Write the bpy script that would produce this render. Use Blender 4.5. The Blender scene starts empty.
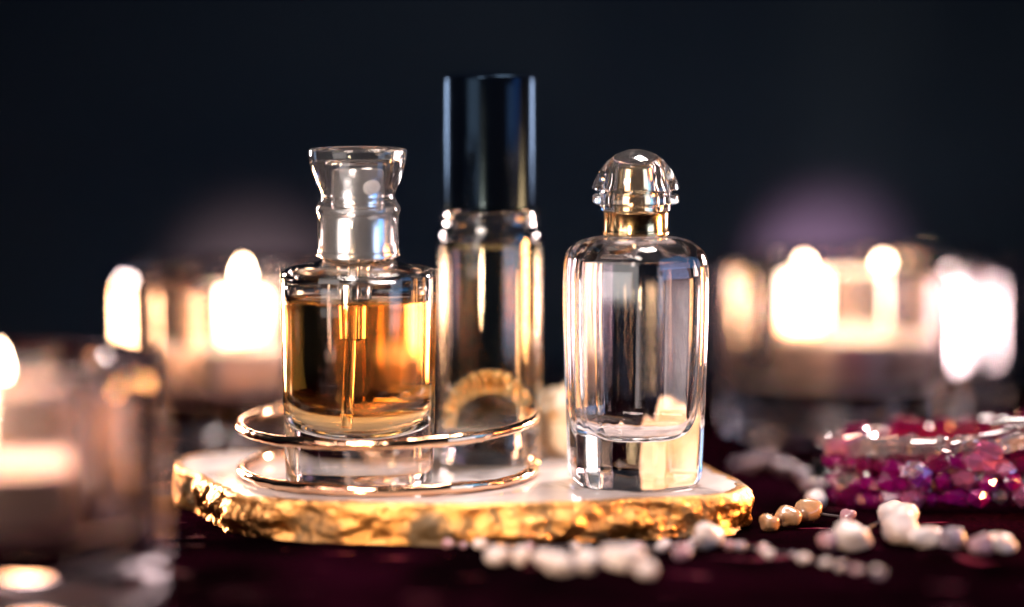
import bpy, bmesh, math, random
from mathutils import Vector, Matrix, noise
random.seed(7)
sc = bpy.context.scene
C = sc.collection
MM = 0.001
PI = math.pi

# ------------------------------------------------------------------ helpers
def link(name, bm, mat, parent=None, sharp=35, loc=None, recalc=True):
    """bmesh in millimetres -> one mesh object in metres"""
    if recalc:
        bmesh.ops.recalc_face_normals(bm, faces=bm.faces[:])
    bm.transform(Matrix.Scale(MM, 4))
    me = bpy.data.meshes.new(name)
    bm.to_mesh(me); bm.free()
    if sharp is not None:
        for p in me.polygons: p.use_smooth = True
        me.set_sharp_from_angle(angle=math.radians(sharp))
    me.materials.append(mat)
    o = bpy.data.objects.new(name, me); C.objects.link(o)
    if parent: o.parent = parent
    if loc: o.location = Vector(loc)*MM
    return o

def tag(o, label=None, cat=None, group=None, kind=None):
    if label: o['label'] = label
    if cat: o['category'] = cat
    if group: o['group'] = group
    if kind: o['kind'] = kind
    return o

def thing(name, label, cat, loc=(0, 0, 0), rotz=0, group=None):
    o = bpy.data.objects.new(name, None); C.objects.link(o)
    o.empty_display_size = 0.01
    o.location = Vector(loc)*MM; o.rotation_euler = (0, 0, math.radians(rotz))
    return tag(o, label, cat, group)

def chaikin(pts, n=2):
    pts = [tuple(p) for p in pts]
    for _ in range(n):
        q = [pts[0]]
        for a, b in zip(pts, pts[1:]):
            q.append((a[0]*.75+b[0]*.25, a[1]*.75+b[1]*.25))
            q.append((a[0]*.25+b[0]*.75, a[1]*.25+b[1]*.75))
        q.append(pts[-1]); pts = q
    return pts

def rings_bm(rings, closed_ends=(True, True), poles=(None, None), loop=False):
    """rings: lists of xyz, same length; skin them; poles: optional apex points"""
    bm = bmesh.new()
    R = [[bm.verts.new(p) for p in r] for r in rings]
    n = len(R[0])
    prs = list(zip(R, R[1:])) + ([(R[-1], R[0])] if loop else [])
    for a, b in prs:
        for i in range(n):
            j = (i+1) % n
            bm.faces.new((a[i], a[j], b[j], b[i]))
    if not loop:
        for k, (r, flip) in enumerate(((R[0], True), (R[-1], False))):
            if poles[k] is not None:
                v = bm.verts.new(poles[k])
                for i in range(n):
                    bm.faces.new((r[i], r[(i+1) % n], v))
            elif closed_ends[k]:
                bm.faces.new(r)
    return bm

def lathe(profile, seg=96, shape=None):
    """profile: (r,z) list. r==0 at the ends makes a pole. shape(t,z)->radius factor"""
    p = list(profile)
    poles = [None, None]
    if p[0][0] < 1e-6: poles[0] = (0, 0, p[0][1]); p = p[1:]
    if p[-1][0] < 1e-6: poles[1] = (0, 0, p[-1][1]); p = p[:-1]
    rings = []
    for r, z in p:
        ring = []
        for i in range(seg):
            t = 2*PI*i/seg
            f = r*(shape(t, z, r) if shape else 1)
            ring.append((f*math.sin(t), -f*math.cos(t), z))
        rings.append(ring)
    loop = poles[0] is None and poles[1] is None
    return rings_bm(rings, poles=poles, loop=loop)

def tube(pts, rad, sides=14, squash=1.0, jitter=0.0):
    pts = [Vector(p) for p in pts]
    rings = []
    prev = None
    up = Vector((0, 0, 1))
    for i, p in enumerate(pts):
        t = (pts[min(i+1, len(pts)-1)]-pts[max(i-1, 0)]).normalized()
        if prev is None:
            n = up - t*up.dot(t)
            if n.length < .1: n = Vector((1, 0, 0)) - t*t.x
        else:
            n = prev - t*prev.dot(t)
        n.normalize(); prev = n
        b = t.cross(n)
        r = rad(i/(len(pts)-1)) if callable(rad) else rad
        ring = []
        for k in range(sides):
            a = 2*PI*k/sides
            q = p + n*(r*math.cos(a)) + b*(r*squash*math.sin(a))
            if jitter:
                q += (q-p)*jitter*noise.noise(q*0.55)
            ring.append(q)
        rings.append(ring)
    return rings_bm(rings)

def blob(radius, sub=2, amp=.25, freq=.35, seed=0, squash=(1, 1, 1), off=(0, 0, 0), bm=None):
    b = bmesh.new()
    bmesh.ops.create_icosphere(b, subdivisions=sub, radius=radius)
    sv = Vector((seed*7.3, seed*3.1, seed*1.7))
    for v in b.verts:
        d = 1+amp*noise.noise(v.co*freq/radius*3+sv)
        v.co = Vector((v.co.x*squash[0]*d, v.co.y*squash[1]*d, v.co.z*squash[2]*d))+Vector(off)
    return b

# ------------------------------------------------------------------ materials
def newmat(name):
    m = bpy.data.materials.new(name); m.use_nodes = True
    nt = m.node_tree; nt.nodes.clear()
    out = nt.nodes.new('ShaderNodeOutputMaterial')
    return m, nt, out

def principled(name, base, rough=.5, metal=0, spec=.5, bump=None, coat=0, sheen=0, trans=0, ior=1.5, sss=0, rough_var=0):
    m, nt, out = newmat(name)
    b = nt.nodes.new('ShaderNodeBsdfPrincipled')
    b.inputs['Base Color'].default_value = (*base, 1)
    b.inputs['Roughness'].default_value = rough
    b.inputs['Metallic'].default_value = metal
    b.inputs['Specular IOR Level'].default_value = spec
    b.inputs['IOR'].default_value = ior
    b.inputs['Coat Weight'].default_value = coat
    b.inputs['Sheen Weight'].default_value = sheen
    b.inputs['Transmission Weight'].default_value = trans
    if sss:
        b.inputs['Subsurface Weight'].default_value = sss
        b.inputs['Subsurface Radius'].default_value = (.004, .002, .001)
    nt.links.new(b.outputs[0], out.inputs['Surface'])
    if bump or rough_var:
        tc = nt.nodes.new('ShaderNodeTexCoord')
        n = nt.nodes.new('ShaderNodeTexNoise')
        n.inputs['Scale'].default_value = (bump or (500,))[0]
        n.inputs['Detail'].default_value = 6
        nt.links.new(tc.outputs['Object'], n.inputs['Vector'])
        if bump:
            bp = nt.nodes.new('ShaderNodeBump')
            bp.inputs['Strength'].default_value = bump[1]
            bp.inputs['Distance'].default_value = bump[2]
            nt.links.new(n.outputs['Fac'], bp.inputs['Height'])
            nt.links.new(bp.outputs[0], b.inputs['Normal'])
        if rough_var:
            mr = nt.nodes.new('ShaderNodeMapRange')
            mr.inputs['From Min'].default_value = .3; mr.inputs['From Max'].default_value = .7
            mr.inputs['To Min'].default_value = max(0, rough-rough_var); mr.inputs['To Max'].default_value = rough+rough_var
            nt.links.new(n.outputs['Fac'], mr.inputs['Value'])
            nt.links.new(mr.outputs[0], b.inputs['Roughness'])
    return m

def glass(name, col=(1, 1, 1), ior=1.5, rough=0.0, absorb=None, dens=0, bump=None):
    m, nt, out = newmat(name)
    g = nt.nodes.new('ShaderNodeBsdfGlass')
    g.inputs['Color'].default_value = (*col, 1)
    g.inputs['IOR'].default_value = ior
    g.inputs['Roughness'].default_value = rough
    nt.links.new(g.outputs[0], out.inputs['Surface'])
    if absorb:
        v = nt.nodes.new('ShaderNodeVolumeAbsorption')
        v.inputs['Color'].default_value = (*absorb, 1)
        v.inputs['Density'].default_value = dens
        nt.links.new(v.outputs[0], out.inputs['Volume'])
    if bump:
        tc = nt.nodes.new('ShaderNodeTexCoord')
        n = nt.nodes.new('ShaderNodeTexNoise')
        n.inputs['Scale'].default_value = bump[0]; n.inputs['Detail'].default_value = 2
        bp = nt.nodes.new('ShaderNodeBump')
        bp.inputs['Strength'].default_value = bump[1]; bp.inputs['Distance'].default_value = bump[2]
        nt.links.new(tc.outputs['Object'], n.inputs['Vector'])
        nt.links.new(n.outputs['Fac'], bp.inputs['Height'])
        nt.links.new(bp.outputs[0], g.inputs['Normal'])
    return m

def flame_mat():
    m, nt, out = newmat('flame')
    e = nt.nodes.new('ShaderNodeEmission')
    tc = nt.nodes.new('ShaderNodeTexCoord')
    sx = nt.nodes.new('ShaderNodeSeparateXYZ')
    nt.links.new(tc.outputs['Generated'], sx.inputs[0])
    cr = nt.nodes.new('ShaderNodeValToRGB')
    el = cr.color_ramp.elements
    el[0].position = 0; el[0].color = (1, .42, .14, 1)
    el[1].position = .3; el[1].color = (1, .72, .5, 1)
    x = el.new(.75); x.color = (1, .8, .62, 1)
    x = el.new(1); x.color = (1, .66, .4, 1)
    nt.links.new(sx.outputs['Z'], cr.inputs[0])
    nt.links.new(cr.outputs[0], e.inputs['Color'])
    e.inputs['Strength'].default_value = FLAME
    nt.links.new(e.outputs[0], out.inputs['Surface'])
    return m

FLAME = 75
M = {}
M['clear'] = glass('clear_glass', (.985, .985, .985), 1.5, 0, bump=(60, .06, .001))
M['votive'] = glass('votive_glass', (.97, .955, .96), 1.5, 0.01, bump=(40, .15, .001))
M['plastic'] = glass('clear_plastic', (.99, .985, .985), 1.47, 0.0)
def milky(m, amt, col=(.9, .86, .86)):
    nt = m.node_tree
    out = next(n for n in nt.nodes if n.type == 'OUTPUT_MATERIAL'); g = next(n for n in nt.nodes if n.type == 'BSDF_GLASS')
    d = nt.nodes.new('ShaderNodeBsdfDiffuse'); d.inputs[0].default_value = (*col, 1)
    mx = nt.nodes.new('ShaderNodeMixShader'); mx.inputs[0].default_value = amt
    nt.links.new(g.outputs[0], mx.inputs[1]); nt.links.new(d.outputs[0], mx.inputs[2]); nt.links.new(mx.outputs[0], out.inputs['Surface'])
milky(M['plastic'], .014)
M['votive_rose'] = glass('rose_votive_glass', (.97, .955, .96), 1.5, 0.01, (.92, .55, .62), 4, bump=(40, .15, .001))
M['base_dark'] = principled('dark_underside', (.02, .004, .01), .8, 0, spec=.1)  # underside darkened to keep the bright light spot out of the glass base
M['liner'] = glass('frosted_liner', (1, .92, .9), 1.5, .17)
M['amber'] = glass('amber_perfume', (1, 1, 1), 1.36, 0, (.985, .68, .06), 62)
M['pale_oil'] = glass('pale_oil', (1, 1, 1), 1.42, 0, (.995, .90, .5), 34)
M['water'] = glass('clear_perfume', (1, 1, 1), 1.36, 0, (1.0, .82, .84), 12)
M['tube'] = glass('dip_tube_plastic', (.97, .95, .92), 1.46, .12)
M['silver'] = principled('brushed_silver', (.96, .93, .91), .24, .9, coat=.6)
M['white_part'] = principled('pump_plastic', (.85, .82, .8), .35)
M['gold'] = principled('polished_gold', (.95, .70, .38), .14, 1, rough_var=.05)
M['rose_gold'] = principled('rose_gold', (.96, .62, .40), .12, 1, bump=(200, .15, .0005), rough_var=.06)
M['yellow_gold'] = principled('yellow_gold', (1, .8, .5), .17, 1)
def lacquer(name, base, refl, rough):
    m, nt, out = newmat(name)
    d = nt.nodes.new('ShaderNodeBsdfDiffuse'); d.inputs[0].default_value = (*base, 1)
    g = nt.nodes.new('ShaderNodeBsdfGlossy'); g.inputs['Color'].default_value = (.35, .62, 1, 1)  # blue of the reflected light is put into the gloss colour
    tc = nt.nodes.new('ShaderNodeTexCoord'); n = nt.nodes.new('ShaderNodeTexNoise'); n.inputs['Scale'].default_value = 140; n.inputs['Detail'].default_value = 6
    mr = nt.nodes.new('ShaderNodeMapRange'); mr.inputs['To Min'].default_value = rough*.6; mr.inputs['To Max'].default_value = rough*1.5
    nt.links.new(tc.outputs['Object'], n.inputs['Vector']); nt.links.new(n.outputs['Fac'], mr.inputs['Value']); nt.links.new(mr.outputs[0], g.inputs['Roughness'])
    mx = nt.nodes.new('ShaderNodeMixShader'); mx.inputs[0].default_value = refl
    nt.links.new(d.outputs[0], mx.inputs[1]); nt.links.new(g.outputs[0], mx.inputs[2]); nt.links.new(mx.outputs[0], out.inputs['Surface'])
    return m
M['black_cap'] = lacquer('black_lacquer', (.001, .0018, .004), .014, .16)
M['black_stone'] = principled('black_polished_stone', (.004, .004, .005), .06, coat=.5)
M['steel'] = principled('roller_steel', (.7, .7, .7), .1, 1)
M['wax'] = principled('white_wax', (.85, .78, .7), .4, 0, sss=.3)
M['tin'] = principled('tealight_tin', (.8, .78, .76), .3, 1)
M['wick'] = principled('charred_wick', (.02, .015, .01), .9)
M['flame'] = flame_mat()
M['silver_wire'] = principled('silver_wire', (.92, .9, .9), .12, 1)
M['cord'] = principled('dark_cord', (.03, .015, .02), .7)
M['lilac'] = principled('lilac_stone', (.2, .15, .2), .22, coat=.6, bump=(300, .2, .001))
M['pearl'] = principled('pale_pearl', (.6, .49, .48), .35, coat=.3, bump=(250, .15, .001))
M['honey_stone'] = principled('honey_stone', (.3, .17, .09), .25, coat=.6, bump=(250, .15, .001))
M['mauve_stone'] = principled('mauve_stone', (.33, .17, .2), .25, coat=.6)
M['crystal'] = principled('crystal_bead', (.9, .82, .82), .03, trans=.92, ior=1.6, coat=.5)
M['pink_crystal'] = principled('pink_bead', (.75, .2, .42), .04, trans=.7, ior=1.6, coat=.5)
M['magenta'] = principled('magenta_bead', (.28, .004, .15), .05, trans=.45, ior=1.6, coat=.8)
M['violet'] = principled('violet_bead', (.2, .02, .3), .04, trans=.5, ior=1.6, coat=.8)
M['garnet'] = principled('garnet_bead', (.16, .005, .05), .06, trans=.3, ior=1.6, coat=.8)

def marble_mat():
    m, nt, out = newmat('white_marble')
    b = nt.nodes.new('ShaderNodeBsdfPrincipled')
    b.inputs['Roughness'].default_value = .16
    tc = nt.nodes.new('ShaderNodeTexCoord')
    n = nt.nodes.new('ShaderNodeTexNoise'); n.inputs['Scale'].default_value = 28; n.inputs['Detail'].default_value = 8
    n.inputs['Distortion'].default_value = 1.6
    cr = nt.nodes.new('ShaderNodeValToRGB'); el = cr.color_ramp.elements
    el[0].position = .36; el[0].color = (.27, .24, .24, 1)
    el[1].position = .6; el[1].color = (.56, .52, .52, 1)
    x = el.new(.47); x.color = (.5, .46, .46, 1)
    nt.links.new(tc.outputs['Object'], n.inputs['Vector'])
    nt.links.new(n.outputs['Fac'], cr.inputs[0]); nt.links.new(cr.outputs[0], b.inputs['Base Color'])
    nt.links.new(b.outputs[0], out.inputs['Surface'])
    return m
M['marble'] = marble_mat()

def goldleaf_mat():
    m, nt, out = newmat('gold_leaf_edge')
    tc = nt.nodes.new('ShaderNodeTexCoord')
    g = nt.nodes.new('ShaderNodeBsdfPrincipled'); g.inputs['Metallic'].default_value = 1
    g.inputs['Base Color'].default_value = (.86, .43, .14, 1); g.inputs['Roughness'].default_value = .3
    s = nt.nodes.new('ShaderNodeBsdfPrincipled'); s.inputs['Base Color'].default_value = (.12, .075, .035, 1); s.inputs['Roughness'].default_value = .7
    mix = nt.nodes.new('ShaderNodeMixShader')
    n = nt.nodes.new('ShaderNodeTexNoise'); n.inputs['Scale'].default_value = 55; n.inputs['Detail'].default_value = 5
    cr = nt.nodes.new('ShaderNodeValToRGB'); el = cr.color_ramp.elements
    el[0].position = .52; el[0].color = (0, 0, 0, 1); el[1].position = .62; el[1].color = (1, 1, 1, 1)
    n2 = nt.nodes.new('ShaderNodeTexNoise'); n2.inputs['Scale'].default_value = 420; n2.inputs['Detail'].default_value = 8
    bp = nt.nodes.new('ShaderNodeBump'); bp.inputs['Strength'].default_value = .9; bp.inputs['Distance'].default_value = .0016
    for q in (n, n2): nt.links.new(tc.outputs['Object'], q.inputs['Vector'])
    nt.links.new(n2.outputs['Fac'], bp.inputs['Height'])
    nt.links.new(bp.outputs[0], g.inputs['Normal']); nt.links.new(bp.outputs[0], s.inputs['Normal'])
    nt.links.new(n.outputs['Fac'], cr.inputs[0]); nt.links.new(cr.outputs[0], mix.inputs[0])
    nt.links.new(g.outputs[0], mix.inputs[1]); nt.links.new(s.outputs[0], mix.inputs[2])
    nt.links.new(mix.outputs[0], out.inputs['Surface'])
    return m
M['goldleaf'] = goldleaf_mat()

def rock_mat():
    m, nt, out = newmat('cream_rock')
    tc = nt.nodes.new('ShaderNodeTexCoord')
    b = nt.nodes.new('ShaderNodeBsdfPrincipled'); b.inputs['Roughness'].default_value = .3
    n = nt.nodes.new('ShaderNodeTexNoise'); n.inputs['Scale'].default_value = 110; n.inputs['Detail'].default_value = 6
    cr = nt.nodes.new('ShaderNodeValToRGB'); el = cr.color_ramp.elements
    el[0].position = .36; el[0].color = (.5, .27, .1, 1); el[1].position = .55; el[1].color = (.8, .66, .5, 1)
    nt.links.new(tc.outputs['Object'], n.inputs['Vector']); nt.links.new(n.outputs['Fac'], cr.inputs[0])
    nt.links.new(cr.outputs[0], b.inputs['Base Color']); nt.links.new(b.outputs[0], out.inputs['Surface'])
    return m
M['rock'] = rock_mat()

def cloth_mat():
    m, nt, out = newmat('burgundy_satin')
    tc = nt.nodes.new('ShaderNodeTexCoord')
    b = nt.nodes.new('ShaderNodeBsdfPrincipled')
    b.inputs['Roughness'].default_value = .5; b.inputs['Specular IOR Level'].default_value = 0
    n = nt.nodes.new('ShaderNodeTexNoise'); n.inputs['Scale'].default_value = 30; n.inputs['Detail'].default_value = 4
    cr = nt.nodes.new('ShaderNodeValToRGB'); el = cr.color_ramp.elements
    el[0].position = .4; el[0].color = (.0015, .0004, .0008, 1); el[1].position = .68; el[1].color = (.009, .0008, .0035, 1)
    nt.links.new(tc.outputs['Object'], n.inputs['Vector']); nt.links.new(n.outputs['Fac'], cr.inputs[0])
    nt.links.new(cr.outputs[0], b.inputs['Base Color'])
    # sparse crimson metallic specks
    v = nt.nodes.new('ShaderNodeTexNoise'); v.inputs['Scale'].default_value = 95; v.inputs['Detail'].default_value = 3
    mp = nt.nodes.new('ShaderNodeMapping'); mp.inputs['Scale'].default_value = (.45, 1.6, 1)
    nt.links.new(tc.outputs['Object'], mp.inputs[0]); nt.links.new(mp.outputs[0], v.inputs['Vector'])
    c2 = nt.nodes.new('ShaderNodeValToRGB'); e2 = c2.color_ramp.elements
    e2[0].position = .66; e2[0].color = (0, 0, 0, 1); e2[1].position = .72; e2[1].color = (1, 1, 1, 1)
    nt.links.new(v.outputs['Fac'], c2.inputs[0])
    g = nt.nodes.new('ShaderNodeBsdfPrincipled'); g.inputs['Base Color'].default_value = (.15, .003, .03, 1)
    g.inputs['Metallic'].default_value = .9; g.inputs['Roughness'].default_value = .55
    bp = nt.nodes.new('ShaderNodeBump'); bp.inputs['Strength'].default_value = .7; bp.inputs['Distance'].default_value = .002
    n3 = nt.nodes.new('ShaderNodeTexNoise'); n3.inputs['Scale'].default_value = 260; n3.inputs['Detail'].default_value = 3
    nt.links.new(tc.outputs['Object'], n3.inputs['Vector'])
    nt.links.new(n3.outputs['Fac'], bp.inputs['Height']); nt.links.new(bp.outputs[0], g.inputs['Normal'])
    nt.links.new(bp.outputs[0], b.inputs['Normal'])
    mx = nt.nodes.new('ShaderNodeMixShader')
    nt.links.new(c2.outputs[0], mx.inputs[0]); nt.links.new(b.outputs[0], mx.inputs[1]); nt.links.new(g.outputs[0], mx.inputs[2])
    nt.links.new(mx.outputs[0], out.inputs['Surface'])
    return m
M['cloth'] = cloth_mat()
M['backdrop'] = principled('navy_backdrop', (.0062, .0155, .033), .85, spec=.15, bump=(900, .2, .0008))

# ------------------------------------------------------------------ setting
TZ = -10.0    # top of the cloth, millimetres (slab top is 0)
flat_spots = [(-14, 6, 90), (-117.6, -106, 52), (-75, 122, 52), (103, 158, 46), (139, 232, 34), (128, 24, 60)]
def cloth_z(x, y):
    w = 1.0
    for cx, cy, r in flat_spots:
        d = math.hypot(x-cx, y-cy)
        w = min(w, max(0, min(1, (d-r)/30)))
    p = Vector((x*.012, y*.02, 0))
    f = noise.noise(p+Vector((noise.noise(p*1.7)*.8, 0, 3)))
    ridge = (1-abs(f))**5
    return TZ-.05 + w*(4.2*ridge - 1.6 + 1.2*noise.noise(Vector((x*.05, y*.05, 9))))
bm = bmesh.new()
NX, NY = 220, 200
grid = [[bm.verts.new((-420+840*i/NX, -420+722*j/NY, cloth_z(-420+840*i/NX, -420+722*j/NY))) for i in range(NX+1)] for j in range(NY+1)]
for j in range(NY):
    for i in range(NX):
        bm.faces.new((grid[j][i], grid[j][i+1], grid[j+1][i+1], grid[j+1][i]))
tag(link('ground', bm, M['cloth'], sharp=180), 'dark burgundy cloth covering the table', kind='structure')
# backdrop: a curved sheet of dark paper
bm = bmesh.new()
prof = []
for k in range(13):
    a = k/12*PI/2
    prof.append((300-30+30*math.sin(a), TZ-16+30-30*math.cos(a)))
prof = [(200, TZ-16)]+prof+[(300, 700)]
L = [[bm.verts.new((x, y, z)) for y, z in prof] for x in (-700, 700)]
for i in range(len(prof)-1):
    bm.faces.new((L[0][i], L[1][i], L[1][i+1], L[0][i+1]))
tag(link('backdrop', bm, M['backdrop'], sharp=180), 'plain dark navy backdrop', kind='structure')

# ------------------------------------------------------------------ marble slab with gilded raw edge
outline = [(-90, 36), (-91, 20), (-84, 6), (-80, -6), (-74, -18), (-70, -27), (-52, -36), (-30, -40), (-8, -41.5), (14, -38), (34, -33), (48, -29),
           (57, -24), (61, -14), (60, -2), (56, 10), (52, 24), (44, 38), (30, 49), (10, 55), (-12, 54), (-34, 49), (-58, 46), (-80, 44)]
def spline_closed(P, n=12):
    out = []
    m = len(P)
    for i in range(m):
        p0, p1, p2, p3 = (Vector(P[(i+k-1) % m]) for k in range(4))
        for k in range(n):
            t = k/n
            out.append(.5*((2*p1)+(p2-p0)*t+(2*p0-5*p1+4*p2-p3)*t*t+(3*p1-p0-3*p2+p3)*t**3))
    return out
ol = spline_closed([((x+15)*.972-15, y) for x, y in outline], 26)
slab = thing('stone_slab', 'white polished stone slab with rough gold edge carrying the bottles', 'stone slab', (0, 0, 0))
cen = Vector((-15, 6))
def inset(p, d):
    v = p-cen
    return cen+v*(1-d/v.length)
bm = bmesh.new()
topr = [bm.verts.new((*inset(p, 1.2), 0)) for p in ol]
r2 = [bm.verts.new((*inset(p, 2.4), -1.0)) for p in ol]
r3 = [bm.verts.new((*inset(p, 3.2), TZ)) for p in ol]
n = len(ol)
bm.faces.new(topr); bm.faces.new(r3)
for a, b in ((topr, r2), (r2, r3)):
    for i in range(n): bm.faces.new((a[i], a[(i+1) % n], b[(i+1) % n], b[i]))
link('stone_top', bm, M['marble'], slab, sharp=30)
# gilded raw edge: displaced band
rows = []
NR = 20
for k in range(NR+1):
    u = k/NR
    ring = []
    for i, p in enumerate(ol):
        v = (p-cen); dirv = v.normalized()
        q0 = Vector((p.x*.05, p.y*.05, 0))
        lip = 1.4+1.5*noise.noise(Vector((p.x*.16, p.y*.16, 5)))+.9*noise.noise(Vector((p.x*.45, p.y*.45, 2)))
        if k == 0:      # inner border of the gilding on the top face
            q = inset(p, max(.4, 1.4+lip)); ring.append((q.x, q.y, -.35)); continue
        if k == 1:
            q = inset(p, max(.2, .9+lip)); ring.append((q.x, q.y, .09)); continue
        if k == 2:
            q = inset(p, .7); ring.append((q.x, q.y, .07+.1*noise.noise(Vector((p.x*.5, p.y*.5, 0))))); continue
        h = (k-2)/(NR-2)
        z = -h*(-TZ)*1.0
        bulge = .9*math.sin(min(1, h*1.15)*PI)
        pos = Vector((p.x, p.y, z))
        d = 2.0*noise.noise(Vector((p.x*.09, p.y*.09, z*.2)))+1.2*abs(noise.noise(Vector((p.x*.16, p.y*.16, z*.1))))+.9*noise.noise(Vector((p.x*.2, p.y*.2, z*.35+4)))+.45*abs(noise.noise(pos*.6))+.2*noise.noise(pos*1.6)
        vd = noise.voronoi(Vector((p.x*.13, p.y*.13, z*.16)))[0]
        d += 1.5*min(1, vd[1]-vd[0])-.6
        # chiselled steps on the left end
        if p.x < -66:
            d += -1.1*((p.y*.11+z*.05+.9*noise.noise(Vector((p.y*.12, z*.1, 3)))) % 1.0)
        d *= min(1, h*5)
        q = p+dirv*(bulge+d)
        ring.append((q.x, q.y, z))
    rows.append(ring)
last = [(inset(Vector(r[:2]), 4)[0], inset(Vector(r[:2]), 4)[1], TZ+.02) for r in rows[-1]]
rows.append(last)
ed = link('gilded_edge', rings_bm(rows, closed_ends=(False, False)), M['goldleaf'], slab, sharp=70)
tag(ed, 'rough chipped edge covered with gold leaf')

# ------------------------------------------------------------------ amber perfume bottle
AM = (-38.6, -8, 0.02)
am = thing('perfume_bottle', 'round amber perfume bottle with flared clear cap and silver collar', 'perfume bottle', AM)
outer = chaikin([(0, 1.6), (11, 1.4), (15, .9), (17.0, 0), (18.3, .3), (18.7, 2.2), (19.1, 20), (19.6, 45), (19.65, 51.6), (19.6, 53.6), (18.4, 54.6), (12, 55.6), (9.6, 56.3), (8.6, 57.4), (8.4, 63.4), (8.2, 64), (7.6, 64)], 2)
inner = chaikin([(7.0, 64), (6.3, 63.4), (6.3, 57), (8, 54.9), (15, 53.4), (17.6, 52.0), (17.9, 49), (17.7, 30), (17.2, 22.5), (15.4, 17.5), (11.5, 14), (6, 12.4), (0, 12)], 2)
link('glass_body', lathe(outer+inner, 128), M['clear'], am, sharp=50)
LQ = 47.3
inn = [(r+.06, z-.06) for r, z in reversed(inner) if z < LQ-1]
inn[0] = (0, inn[0][1])
link('perfume', lathe(inn+[(17.78, LQ-.8), (17.9, LQ+.3), (17.2, LQ-.45), (16, LQ-.8), (13, LQ-.9), (0, LQ-.9)], 128), M['amber'], am, sharp=60)
col = link('collar', lathe([(8.7, 57.2), (9.6, 57.2), (9.75, 57.6), (9.75, 58.6), (9.5, 58.9), (9.5, 68.2), (9.7, 68.5), (9.6, 69.3), (9.0, 69.6), (5, 69.6), (5, 68.4), (8.7, 68.4)], 96), M['silver'], am, sharp=30)
act = link('spray_head', lathe(chaikin([(0, 69.7), (6.6, 69.7), (6.8, 70.2), (6.7, 79.6), (6.3, 80.4), (5.4, 80.6), (0, 80.3)], 1), 64), M['silver'], am, sharp=30)
bm = lathe([(0, 0), (1.7, 0), (1.9, .3), (1.9, 1.0), (1.2, 1.1), (.5, .7), (0, .7)], 32)
bm.transform(Matrix.Translation((3.3, -5.95, 75.6)) @ Matrix.Rotation(math.radians(30), 4, 'Z') @ Matrix.Rotation(math.radians(90), 4, 'X'))
link('nozzle', bm, M['white_part'], act, sharp=30)
capo = chaikin([(10.15, 57.6), (10.5, 57.6), (10.55, 58.4), (10.3, 59.6), (10.2, 67.2), (10.35, 68.0), (10.75, 68.9), (10.7, 70.0), (9.7, 71.3), (9.25, 72.6), (9.7, 74.2), (11.0, 77), (12.0, 80.4), (12.35, 83.2), (12.3, 84.2), (11.9, 84.6), (11.2, 84.5), (9, 84.0)], 1)+[(0, 83.9)]
capi = [(0, 82.2), (7.2, 82.2), (8.1, 81.6), (8.2, 80), (8.0, 72.4), (9.6, 70.4), (10.0, 69.8), (10.0, 58), (10.05, 57.6)]
# single closed surface: skirt bottom joins outer to inner
prof = list(reversed(capi))+[]
bm = bmesh.new()
def lathe_open_loop(outer_pts, inner_pts, seg=96):
    # outer runs bottom->axis top ; inner runs axis->bottom : both poles on the axis
    p = [q for q in reversed(inner_pts)]       # bottom -> axis (inner)
    full = list(reversed(outer_pts))           # axis top -> bottom (outer)
    prof = full + p                            # axis top -> bottom -> axis inner
    return lathe(prof, seg)
bm.free()
link('cap', lathe_open_loop(capo, capi, 128), M['plastic'], am, sharp=40)
dt = [(1.2+1.0*t*t-.0, -.4, 62-47*t) for t in [i/20 for i in range(21)]]
dt = [(-1.0-1.4*(i/20)**2, -1.0-2.2*(i/20), 63-49.0*i/20) for i in range(21)]
def pipe(pts, ro, ri, sides=20):
    b1 = tube(pts, ro, sides); b2 = tube(pts, ri, sides)
    me = bpy.data.meshes.new('tmp'); b2.to_mesh(me)
    b2.free()
    b1.from_mesh(me); bpy.data.meshes.remove(me)
    return b1
link('dip_tube', tube(dt, 1.15, 16), M['tube'], am, sharp=60)
bm = lathe(chaikin([(0, 64), (6.2, 64), (6.2, 55), (4.6, 53.5), (4.2, 47), (2.9, 46), (2.7, 37.4), (2.2, 37), (0, 37)], 0), 48)
bm.transform(Matrix.Translation((-.9, -.9, 0)))
link('pump', bm, M['tube'], am, sharp=30)

# ------------------------------------------------------------------ roll-on bottle
RO = (-5.8, 29, 0.02)
ro = thing('roll_on_bottle', 'slim clear glass bottle of pale oil under tall glossy black cap', 'perfume bottle', RO)
outer = chaikin([(0, 1.4), (9, 1.2), (11.5, 0), (13.2, .3), (13.8, 1.8), (13.9, 8), (13.9, 58), (13.8, 61), (13.1, 62.3), (12.7, 63.2), (12.6, 66.3), (12.2, 66.8), (11.6, 66.8)], 2)
inner = chaikin([(11.0, 66.8), (10.7, 66), (10.7, 63), (11.6, 61.6), (12.4, 60.2), (12.5, 57), (12.5, 14), (12.2, 10.5), (10.5, 8.4), (6, 8.0), (0, 8.6)], 2)
link('glass_body', lathe(outer+inner, 128), M['clear'], ro, sharp=50)
LQ = 58.2
inn = [(r+.06, z-.06) for r, z in reversed(inner) if z < LQ-2]
inn[0] = (0, inn[0][1])
link('perfume_oil', lathe(inn+[(12.55, LQ+.5), (12.1, LQ-.5), (11.2, LQ-1.1), (9, LQ-1.35), (0, LQ-1.4)], 96), M['pale_oil'], ro, sharp=60)
link('roller_seat', lathe([(0, 64.2), (10.4, 64.2), (10.4, 68.5), (8, 70), (0, 70)], 64), M['plastic'], ro, sharp=30)
link('cap', lathe(chaikin([(0, 67.6), (10, 67.6), (10.2, 67.0), (12.1, 67.0), (12.3, 67.3), (12.4, 68.0), (12.4, 101.2), (12.2, 102.1), (11.5, 102.5), (10, 102.6), (0, 102.6)], 2), 128), M['black_cap'], ro, sharp=40)

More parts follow.
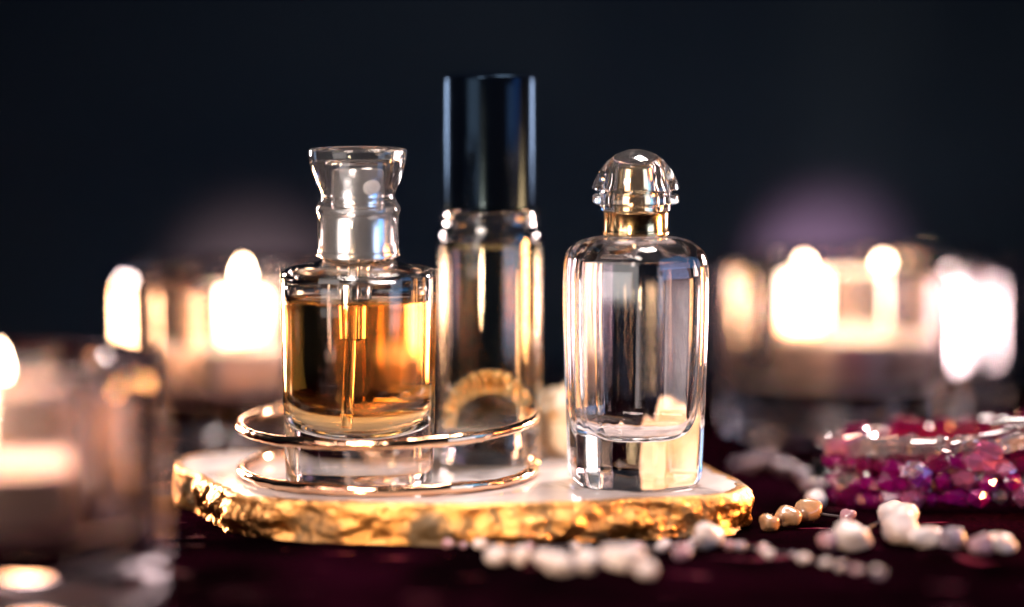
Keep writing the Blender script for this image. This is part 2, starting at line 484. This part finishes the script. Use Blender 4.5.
# ------------------------------------------------------------------ faceted clear bottle
CL = (31.0, -8, 0.02)
cl = thing('perfume_bottle', 'clear six sided perfume bottle with domed glass stopper and gold collar', 'perfume bottle', CL)
fac = [math.radians(39+60*k) for k in range(6)]
def hexr(t, k):
    bev = 1.06 if k < 100 else 1.085
    s = sum(max(0, math.cos(t-f))**k + max(0, math.cos(t-f+PI/6)/bev)**k for f in fac)
    return s**(-1/k)
def hshape(kmain):
    def f(t, z, r):
        # round neck, faceted body
        m = max(0, min(1, (62.2-z)/4)); m = m*m*(3-2*m)
        return (1-m)*1.0 + m*hexr(t, kmain)
    return f
oz = chaikin([(0, 1.2), (9, 1.0), (13.2, 0), (14.9, .2), (15.9, 2.2), (16.1, 5.5), (16.4, 14), (17.1, 36), (17.25, 46), (17.25, 53), (16.9, 57.6), (15.2, 61.0), (11.6, 62.2), (8.0, 62.5), (7.5, 63.2), (7.4, 68), (7.2, 68.4), (6.8, 68.4)], 2)
iz = chaikin([(6.3, 68.4), (5.8, 68), (5.8, 62), (8, 60.4), (12.4, 58.6), (14.2, 55.2), (14.4, 48), (13.9, 30), (13.3, 19.5), (12.0, 15.2), (8.8, 12.5), (4, 11.6), (0, 11.4)], 2)
ho, hi = hshape(170), hshape(70)
def two(t, z, r, o=ho, i=hi): return o(t, z, r)
def ringset(profile, shp, seg=144):
    out = []
    for r, z in profile:
        out.append([(r*shp(2*PI*i/seg, z, r)*math.sin(2*PI*i/seg), -r*shp(2*PI*i/seg, z, r)*math.cos(2*PI*i/seg), z) for i in range(seg)])
    return out
rings = ringset(oz[1:], ho)+ringset(iz[:-1], hi)
link('glass_body', rings_bm(rings, poles=((0, 0, 1.2), (0, 0, 11.4))), M['clear'], cl, sharp=55)
LQ = 56.6
inn = [(r+.05, z-.05) for r, z in reversed(iz) if z < LQ-.3]
rl = next(r for r, z in iz if z < LQ+.4 and z > 30)
rings = ringset(inn[1:]+[(inn[-1][0]-.45, LQ), (inn[-1][0]-1.3, LQ-.3), (9, LQ-.35)], hi)
link('perfume', rings_bm(rings, poles=((0, 0, inn[0][1]), (0, 0, LQ-.35))), M['water'], cl, sharp=60)
link('collar', lathe([(7.5, 62.9), (8.2, 62.9), (8.35, 63.2), (8.35, 63.9), (8.15, 64.2), (8.15, 68.3), (8.3, 68.6), (8.1, 69.0), (5, 69.0), (5, 68.6), (7.5, 68.5)], 96), M['gold'], cl, sharp=30)
link('spray_head', lathe(chaikin([(0, 69.1), (5.4, 69.1), (5.6, 70), (5.3, 73.5), (4.7, 74), (4.5, 78.4), (3.8, 79.2), (0, 79.2)], 1), 64), M['gold'], cl, sharp=30)
so = [(0, 84.4), (1.3, 84.33), (2.6, 84.05), (5, 83.1), (7.2, 81.4), (9, 79.2), (10.3, 76.8), (10.95, 75.0), (11.05, 74.5), (10.6, 74.2), (9.2, 74.1), (9.0, 73.6), (9.2, 73.2), (10.5, 73.1), (10.9, 72.6), (10.9, 71.2), (10.4, 70.7), (8.9, 70.5), (8.7, 69.15)]
si = [(6.2, 69.15), (6.1, 69.6), (6.0, 73.8), (5.4, 75), (5.2, 78.8), (4.4, 79.9), (0, 80.1)]
link('stopper', lathe(so+si, 128), M['plastic'], cl, sharp=40)

# ------------------------------------------------------------------ wire cuff bracelet looped round the amber bottle
BR = 37.7
bc = (-32.0, 7.4, 0)
pts = []
def bp_(adeg, z): 
    a = math.radians(adeg)
    return (BR*math.cos(a), BR*math.sin(a), z)
a0, a1 = 9, -246
N = 150
for i in range(N+1):
    a = a0+(a1-a0)*i/N
    pts.append(bp_(a, 1.35+.25*math.sin(i*.11)**2))
zl, zu = 1.5, 13.0
for i in range(1, 20):
    ph = -PI/2+PI*i/20
    pts.append(bp_(a1-math.degrees(5.8/BR)*math.cos(ph), (zl+zu)/2+(zu-zl)/2*math.sin(ph)))
for i in range(N+1):
    a = a1+(a0+2-a1)*i/N
    pts.append(bp_(a, 13.0+1.0*math.cos(math.radians(a))+.9*math.sin(math.radians(a))+.9))
ba = thing('wire_bracelet', 'open double wire rose gold bracelet ringing the amber bottle', 'bracelet', bc)
link('wire', tube(pts, lambda u: 1.35+.12*math.sin(u*60), 16, 1.0, .18), M['rose_gold'], ba, sharp=60)
for k, p in ((0, pts[0]), (1, pts[-1])):
    b = blob(1.9, 2, .1, .3, k+3, (1, .8, 1.1))
    b.transform(Matrix.Translation(Vector(p)))
    if k == 0: b.transform(Matrix.Translation((0, 0, .6)))
    link('end_cap', b, M['rose_gold'], ba, sharp=20)

# added ribbed arch, shaped as the gold reflection inside the roll-on bottle
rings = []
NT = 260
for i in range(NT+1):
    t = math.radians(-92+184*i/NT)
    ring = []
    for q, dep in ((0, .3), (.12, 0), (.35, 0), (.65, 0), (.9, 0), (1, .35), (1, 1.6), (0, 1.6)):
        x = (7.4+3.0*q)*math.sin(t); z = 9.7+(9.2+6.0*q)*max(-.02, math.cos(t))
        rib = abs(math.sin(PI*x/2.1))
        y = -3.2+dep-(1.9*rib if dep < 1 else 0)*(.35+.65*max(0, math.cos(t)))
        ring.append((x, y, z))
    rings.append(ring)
ar = link('gold_reflection', rings_bm(rings), M['yellow_gold'], ro, sharp=50)
tag(ar, 'added ribbed arch standing in for the gold reflection in the bottle foot')

# ------------------------------------------------------------------ rough cream and gold rock
b = bmesh.new()
bmesh.ops.create_icosphere(b, subdivisions=4, radius=1)
for v in b.verts:
    p = v.co.copy()
    d = 1
    for k in range(14):
        rr = random.Random(k*11+5)
        nrm = Vector((rr.uniform(-1, 1), rr.uniform(-1, 1), rr.uniform(-.3, 1))).normalized()
        lim = rr.uniform(.45, .85)
        t = p.dot(nrm)
        if t > 0: d = min(d, lim/max(t, 1e-3))
    d += .12*noise.noise(p*3)+.05*noise.noise(p*8)
    v.co = Vector((p.x*16*d, p.y*9*d, max(0, (p.z*d+.6)*(15.5-7*p.x*d))))
rk = link('crystal_rock', b, M['rock'], sharp=18)
rk.location = Vector((19.5, 38.5, 0.03))*MM
tag(rk, 'rough cream and honey stone chunk behind the two clear bottles', 'stone')

# ------------------------------------------------------------------ candle holders and tealights
def flute(t, z, r):
    if r < 32: return 1
    k = max(0, min(1, (z-3)/5))*max(0, min(1, (55-z)/5))
    return 1-.035*k*(1-abs(math.cos(7*t)))
def votive(x, y, rot, lab_h, lab_c, flame_h=1.0, cx=0, cy=0, k=1.0, kz=1.0, wicks=((0, 0),), cr=1.0, gm='votive'):
    sc_ = lambda P: [(r*k, z*kz) for r, z in P]
    t = link('candle_holder', lathe(
        sc_(chaikin([(0, 1.0), (30, .8), (36, 0), (40.5, .3), (42.4, 2.5), (43, 8), (43.2, 47), (43.0, 51), (41.5, 53.4), (38, 54.0), (33, 53.8)], 2) +
        chaikin([(29.5, 52.5), (28.2, 50), (27.6, 46), (26.8, 24), (25.8, 18.6), (23, 16.4), (18, 16), (0, 16)], 2)), 280, flute), M[gm], sharp=50)
    t.data.materials.append(M['liner']); t.data.materials.append(M['base_dark'])
    for p in t.data.polygons:
        if math.hypot(p.center.x, p.center.y) < .0292*k and p.center.z > .014*kz: p.material_index = 1
        if p.center.z < .0011*kz and math.hypot(p.center.x, p.center.y) < .037*k: p.material_index = 2
    t.location = Vector((x, y, TZ+.05))*MM
    tag(t, lab_h, 'candle holder', 'thick clear glass candle holders')
    c = thing('tealight_candle', lab_c, 'candle', (x+cx, y+cy, TZ+16*kz+.15), rot, 'burning tealight candles')
    sr = lambda P: [(r*cr, z) for r, z in P]
    link('tin_cup', lathe(sr([(0, 0), (18.2, 0), (18.8, .4), (19, 13.8), (19.6, 14.2), (19.3, 14.5), (18.7, 14.2), (18.5, .8), (0, .6)]), 64), M['tin'], c, sharp=40)
    link('wax', lathe(sr(chaikin([(0, .8), (18.3, .9), (18.4, 13.2), (18.2, 13.4), (15, 12.6), (6, 12.2), (0, 12.6)], 1)), 64), M['wax'], c, sharp=40)
    for wx, wy in wicks:
        wk = link('wick', tube([(0, 0, 12), (.2, 0, 14), (.7, .1, 16), (1.3, .2, 17.2)], .55, 8), M['wick'], c, sharp=60, loc=(wx, wy, 0))
        fl = [(0, 15)]+[(4.3*flame_h**.5*(u**.45)*(1-u)**.62*1.35, 15+25*flame_h*u) for u in [q/18 for q in range(1, 18)]]+[(0, 15+25*flame_h)]
        link('flame', lathe(fl, 32), M['flame'], c, sharp=180, loc=(wx, wy, 0))
    return t, c
votive(-117.6, -106, 20, 'thick clear glass candle holder nearest the camera, cut by left edge', 'lit tealight inside the nearest holder, by the left edge', 1.0, 5.8, 1, gm='votive_rose')
votive(-75, 122, 75, 'blurred glass candle holder standing behind the amber bottle', 'lit tealight in the holder behind the amber bottle', 1.0, -5, 0)
votive(103, 158, 4, 'large blurred glass candle holder behind the black stone, left of a smaller holder', 'candle with two flames in the larger holder at right', .9, 0, 0, .88, 1.0, ((-12.5, 0), (12.5, 2)), 1.18)
votive(139, 232, 40, 'smaller blurred candle holder farthest to the right, half hidden by a larger one', 'lit tealight in the smaller holder farthest right', .8, 0, 0, .64, .86, ((0, 0),), .82)

# ------------------------------------------------------------------ beads
def on_table(px, py):
    pass
bead_meshes = {}
def bead(parent, x, y, r, mat, seed, faceted=False, z=None, squash=(1, 1, 1), name='bead', label=None):
    if faceted:
        b = bmesh.new()
        bmesh.ops.create_icosphere(b, subdivisions=1, radius=r)
        rr = random.Random(seed)
        rot = Matrix.Rotation(rr.uniform(0, 6), 4, 'Z') @ Matrix.Rotation(rr.uniform(0, 6), 4, 'X')
        b.transform(rot)
        for v in b.verts:
            v.co = Vector((v.co.x*squash[0], v.co.y*squash[1], v.co.z*squash[2]))*(1+rr.uniform(-.16, .16))
        o = link(name, b, mat, parent, sharp=None)
    else:
        b = blob(r*.88, 3, .42, .34, seed, squash)
        o = link(name, b, mat, parent, sharp=180)
    zz = TZ+r*squash[2]*.95 if z is None else z
    o.location = Vector((x, y, zz))*MM-parent.location
    if label: o['label'] = label
    return o
def strand(name, label, cat, items, group=None, cord=True):
    cx = sum(i[0] for i in items)/len(items); cy = sum(i[1] for i in items)/len(items)
    t = thing(name, label, cat, (cx, cy, TZ), 0, group)
    for k, (x, y, r, m) in enumerate(items):
        rr = random.Random(k*17+len(name)+len(items))
        bead(t, x, y, r, M[m], k+len(items), squash=(rr.uniform(.95, 1.25), rr.uniform(.8, 1.05), rr.uniform(.72, .95)))
    if cord:
        pts = [(x-cx, y-cy, r*.8) for x, y, r, m in items]
        link('cord', tube([Vector(a).lerp(Vector(b_), s/4) for a, b_ in zip(pts, pts[1:]) for s in range(4)]+[Vector(pts[-1])], .35, 6), M['cord'], t, sharp=60)
    return t

# pixel notes were measured once and turned into table millimetres: (x, y, radius, kind)
front = [(-15.2, -27, 1.4, 'mauve_stone'), (-7.6, -47.5, 1.8, 'pearl'), (-3.3, -67, 3.0, 'pearl'), (2, -66, 2.3, 'pearl'), (7.4, -70, 2.9, 'pearl'), (11.2, -79, 3.3, 'pearl'),
         (17.2, -76.5, 3.6, 'pearl'), (25.2, -76, 4.2, 'pearl'), (30.5, -82, 2.7, 'pearl')]
strand('pearl_strand', 'short strand of pale pearly beads in front of the slab', 'beads', front[2:])
side = [(46.5, -52, 4.2, 'pearl'), (39, -70, 2.8, 'mauve_stone')]
strand('stone_strand', 'few tiny mauve beads lying along the front slab edge', 'beads', [(-15.4, -46, 1.4, 'mauve_stone'), (-11.6, -46.5, 1.0, 'mauve_stone'), (-7.6, -47, 2.0, 'pearl'), (4, -50, 1.3, 'mauve_stone'), (15, -49, 1.6, 'pearl')])
strand('pearl_strand', 'two pale pearls below the right end of the slab', 'beads', [(39.5, -62, 2.6, 'mauve_stone'), (47.2, -46, 4.4, 'pearl')])
honey = [(64, -22, 2.9, 'honey_stone'), (69, -18, 3.3, 'honey_stone'), (74.6, -12, 3.9, 'honey_stone'), (84.5, -14, 2.6, 'mauve_stone')]
strand('stone_strand', 'row of honey brown polished stones beside the right slab end', 'beads', honey)
fr_r = [(75.5, -51, 3.3, 'mauve_stone'), (81, -50, 4.4, 'pearl'), (97, -14, 4.8, 'pearl'), (95, -28, 5, 'pearl'), (94, -41, 4.8, 'pearl'), (99, -48, 4.4, 'pearl'), (105, -51, 4, 'lilac'), (111, -55, 3.6, 'mauve_stone'), (116, -53, 3.8, 'pearl')]
strand('pearl_strand', 'curved strand of large pale pearls in front of the magenta bracelet', 'beads', fr_r)
lil = [(64, 79, 1.9, 'lilac'), (67.5, 76, 2.4, 'lilac'), (72.5, 82, 3.1, 'lilac'), (76.5, 66, 3.0, 'lilac'), (80, 50, 3.0, 'lilac'), (80.6, 34, 2.8, 'lilac'), (79.5, 15, 3.0, 'pearl')]
strand('stone_strand', 'line of small lilac stones leading to the magenta bracelet', 'beads', lil)

tiny = []
for k in range(26):
    u = k/25
    tiny.append((24+60*u+2*math.sin(k*1.9), -57+16*math.sin(u*4.2)-10*u+2.2*math.sin(k*2.7), .9+.7*abs(math.sin(k*1.3)), ('pearl', 'lilac', 'pearl', 'mauve_stone')[k % 4]))
strand('seed_bead_strand', 'winding string of tiny pale seed beads on the dark cloth at front right', 'beads', tiny)

# magenta and clear crystal bracelet
gb = thing('crystal_bracelet', 'chunky stacked bracelet of magenta and clear crystal beads at right', 'bracelet', (129, 25, TZ))
rnd = random.Random(21)
A_, B_ = 43, 19
def bracelet_mat(row, left):
    if row == 3: return rnd.choice(['crystal', 'crystal', 'crystal', 'pink_crystal'])
    if left: return rnd.choice(['magenta', 'magenta', 'magenta', 'magenta', 'crystal', 'violet', 'pink_crystal'] if row == 1 else ['magenta', 'magenta', 'magenta', 'garnet', 'pink_crystal'])
    return rnd.choice(['garnet', 'garnet', 'magenta', 'crystal', 'pink_crystal'])
far = bmesh.new()
for row in range(4):
    cnt = 46
    for k in range(cnt):
        a = 2*PI*(k+.5*(row % 2))/cnt
        x = 129+(A_+rnd.uniform(-1.6, 1.2))*math.cos(a); y = 25+(B_+rnd.uniform(-1.2, 1.2))*math.sin(a)
        r = rnd.uniform(2.4, 3.3)
        z = TZ+2.9+row*4.4+rnd.uniform(-1.1, 1.1)*(1 if row else .2)+max(-1.5, min(2.2, (x-108)*.06))
        m = bracelet_mat(row, x < 122)
        sq = (rnd.uniform(.8, 1.9), rnd.uniform(.8, 1.3), rnd.uniform(.6, 1.15))
        if row == 3 and math.sin(a) < .12:
            b = bmesh.new(); bmesh.ops.create_cube(b, size=1)
            bmesh.ops.bevel(b, geom=b.edges[:], offset=.14, segments=1, affect='EDGES')
            b.transform(Matrix.Rotation(rnd.uniform(-.6, .6), 4, 'Z') @ Matrix.Rotation(rnd.uniform(-.5, .5), 4, 'Y') @ Matrix.Diagonal((rnd.uniform(5, 9.5), 5, rnd.uniform(3.6, 5.6), 1)))
            q = link('bead', b, M[m], gb, sharp=None); q.location = Vector((x-129, y-25, z-TZ+.4))*MM
        elif math.sin(a) < .12:
            bead(gb, x, y, r, M[m], row*50+k, True, z=z, squash=sq)
        else:
            b = bmesh.new()
            if row == 3:
                bmesh.ops.create_cube(b, size=1); bmesh.ops.bevel(b, geom=b.edges[:], offset=.14, segments=1, affect='EDGES')
                b.transform(Matrix.Rotation(rnd.uniform(-.8, .8), 4, 'Z') @ Matrix.Rotation(rnd.uniform(-.6, .6), 4, 'Y') @ Matrix.Diagonal((rnd.uniform(4, 9), 5, rnd.uniform(3, 6), 1)))
            else:
                bmesh.ops.create_icosphere(b, subdivisions=1, radius=r)
            b.transform(Matrix.Translation((x-129, y-25, z-TZ)))
            me = bpy.data.meshes.new('tmp'); b.to_mesh(me); b.free(); far.from_mesh(me); bpy.data.meshes.remove(me)
bead(gb, 105.5, 6.2, 2.9, M['violet'], 401, True, z=TZ+9.5, squash=(1.2, .8, 1.1), label='violet bead')
bead(gb, 103.4, 5.2, 2.4, M['crystal'], 402, True, z=TZ+11, squash=(1.2, .9, 1.1))
o = link('bead', far, M['garnet'], gb, sharp=None)
tag(o, kind='stuff')
bm_ = lathe([(.86, 1.5), (.93, 1.5), (.93, 17), (.86, 17)], 96)
bm_.transform(Matrix.Diagonal((A_, B_, 1, 1)))
link('inner_band', bm_, M['garnet'], gb, sharp=40)
for k in range(4):
    pts = [(86+k*4+i*4.4+rnd.uniform(-.5, .5), 6+k*2.2+1.5*math.sin(i*.8+k), TZ+15.5+k*1.4+i*.3+1.2*math.sin(i*1.1+k*2)) for i in range(6, 14)]
    link('silver_wire', tube([Vector(p)-Vector((129, 25, TZ)) for p in pts], .55, 8), M['silver_wire'], gb, sharp=60)

# small black cabochon behind the bracelet
cb = link('black_stone', lathe([(0, 0), (7, 0), (8, .8), (7.6, 3), (6, 5.2), (3.4, 6.6), (0, 7)], 48), M['black_stone'], sharp=60)
cb.location = Vector((88, 52, TZ+.05))*MM
tag(cb, 'glossy black polished stone standing just behind the magenta bracelet', 'stone')

# ------------------------------------------------------------------ lights
def area(name, loc, aim, size, power, color, spread=180, size_y=None):
    l = bpy.data.lights.new(name, 'AREA')
    l.energy = power; l.color = color; l.size = size*MM
    if size_y: l.shape = 'RECTANGLE'; l.size_y = size_y*MM
    l.spread = math.radians(spread)
    o = bpy.data.objects.new(name, l); C.objects.link(o)
    o.location = Vector(loc)*MM
    o.rotation_euler = (Vector(aim)-Vector(loc)).to_track_quat('-Z', 'Y').to_euler()
    return o
area('key_lamp', (-150, -300, 380), (-20, -10, 0), 120, .28, (1, .87, .8), 60)
area('top_lamp', (90, 90, 420), (10, 5, 0), 120, .3, (1, .88, .82), 50)
area('low_front_lamp', (-150, -420, 12), (-10, -30, -4), 34, .1, (1, .66, .36), 50, 22)
area('rose_streak_fill', (224, 226, 12), (20, 0, 24), 26, .22, (1, .70, .72), 110, 26)  # added out of view for pinkish streaks in the clear bottle
area('warm_streak_fill', (-214, 205, 11), (10, 0, 24), 50, .5, (1, .5, .24), 110, 34)  # added out of view at left rear, puts orange streaks in the glass
area('orange_edge_fill', (232, 0, 34), (31, -8, 32), 50, .4, (1, .42, .14), 90, 56)  # added source for the orange right edge of the clear bottle
area('upper_rim_fill', (-235, 215, 92), (0, 0, 66), 46, .3, (1, .8, .76), 80, 60)  # added pair behind the bottles, brightens the clear caps
area('upper_rim_fill', (235, 195, 92), (10, 0, 66), 40, .3, (1, .76, .72), 80, 60)
area('blue_lamp', (270, -80, 125), (0, 20, 85), 100, .03, (.12, .42, 1), 90, 110)
def spot(name, loc, aim, power, color, deg):
    l = bpy.data.lights.new(name, 'SPOT'); l.energy = power; l.color = color
    l.spot_size = math.radians(deg); l.spot_blend = 1; l.shadow_soft_size = .004
    o = bpy.data.objects.new(name, l); C.objects.link(o); o.location = Vector(loc)*MM
    o.rotation_euler = (Vector(aim)-Vector(loc)).to_track_quat('-Z', 'Y').to_euler()
spot('backdrop_glow_fill', (94, 238, 8), (110, 300, 27), 4.6, (1, .32, .30), 50)  # added spots hidden behind the holders, lay candle glow on the backdrop
spot('backdrop_glow_fill', (-92, 236, 0), (-92, 300, 14), 2.8, (1, .36, .22), 64)  # added too; its patch of glow feeds streaks in the bottles
area('soft_fill', (-230, -240, 95), (-20, 0, 60), 180, .2, (1, .93, .9), 120, 170)  # added panel, brightens the silver collar and spray head
area('soft_fill', (270, -190, 60), (10, 0, 50), 120, .07, (.5, .68, 1), 120, 120)  # added bluish panel for the reflection in the black cap

w = bpy.data.worlds.new('World'); sc.world = w; w.use_nodes = True
bg = w.node_tree.nodes['Background']
bg.inputs['Color'].default_value = (.25, .32, .5, 1); bg.inputs['Strength'].default_value = .015

# ------------------------------------------------------------------ camera
cam = bpy.data.cameras.new('camera')
cam.lens = 100; cam.sensor_width = 36; cam.clip_start = .01; cam.clip_end = 20
cam.dof.use_dof = True; cam.dof.focus_distance = .714; cam.dof.aperture_fstop = 2.3
co = bpy.data.objects.new('camera', cam); C.objects.link(co)
co.location = (0, -.720, .114)
co.rotation_euler = (math.radians(90-5.49), 0, 0)
sc.camera = co

sc.view_settings.view_transform = 'Standard'
sc.view_settings.look = 'None'
sc.view_settings.exposure = 0
cy = sc.cycles
cy.use_denoising = True
cy.max_bounces = 20; cy.transmission_bounces = 20; cy.glossy_bounces = 8; cy.diffuse_bounces = 3
cy.caustics_reflective = True; cy.caustics_refractive = True
cy.blur_glossy = .6
cy.sample_clamp_indirect = 12
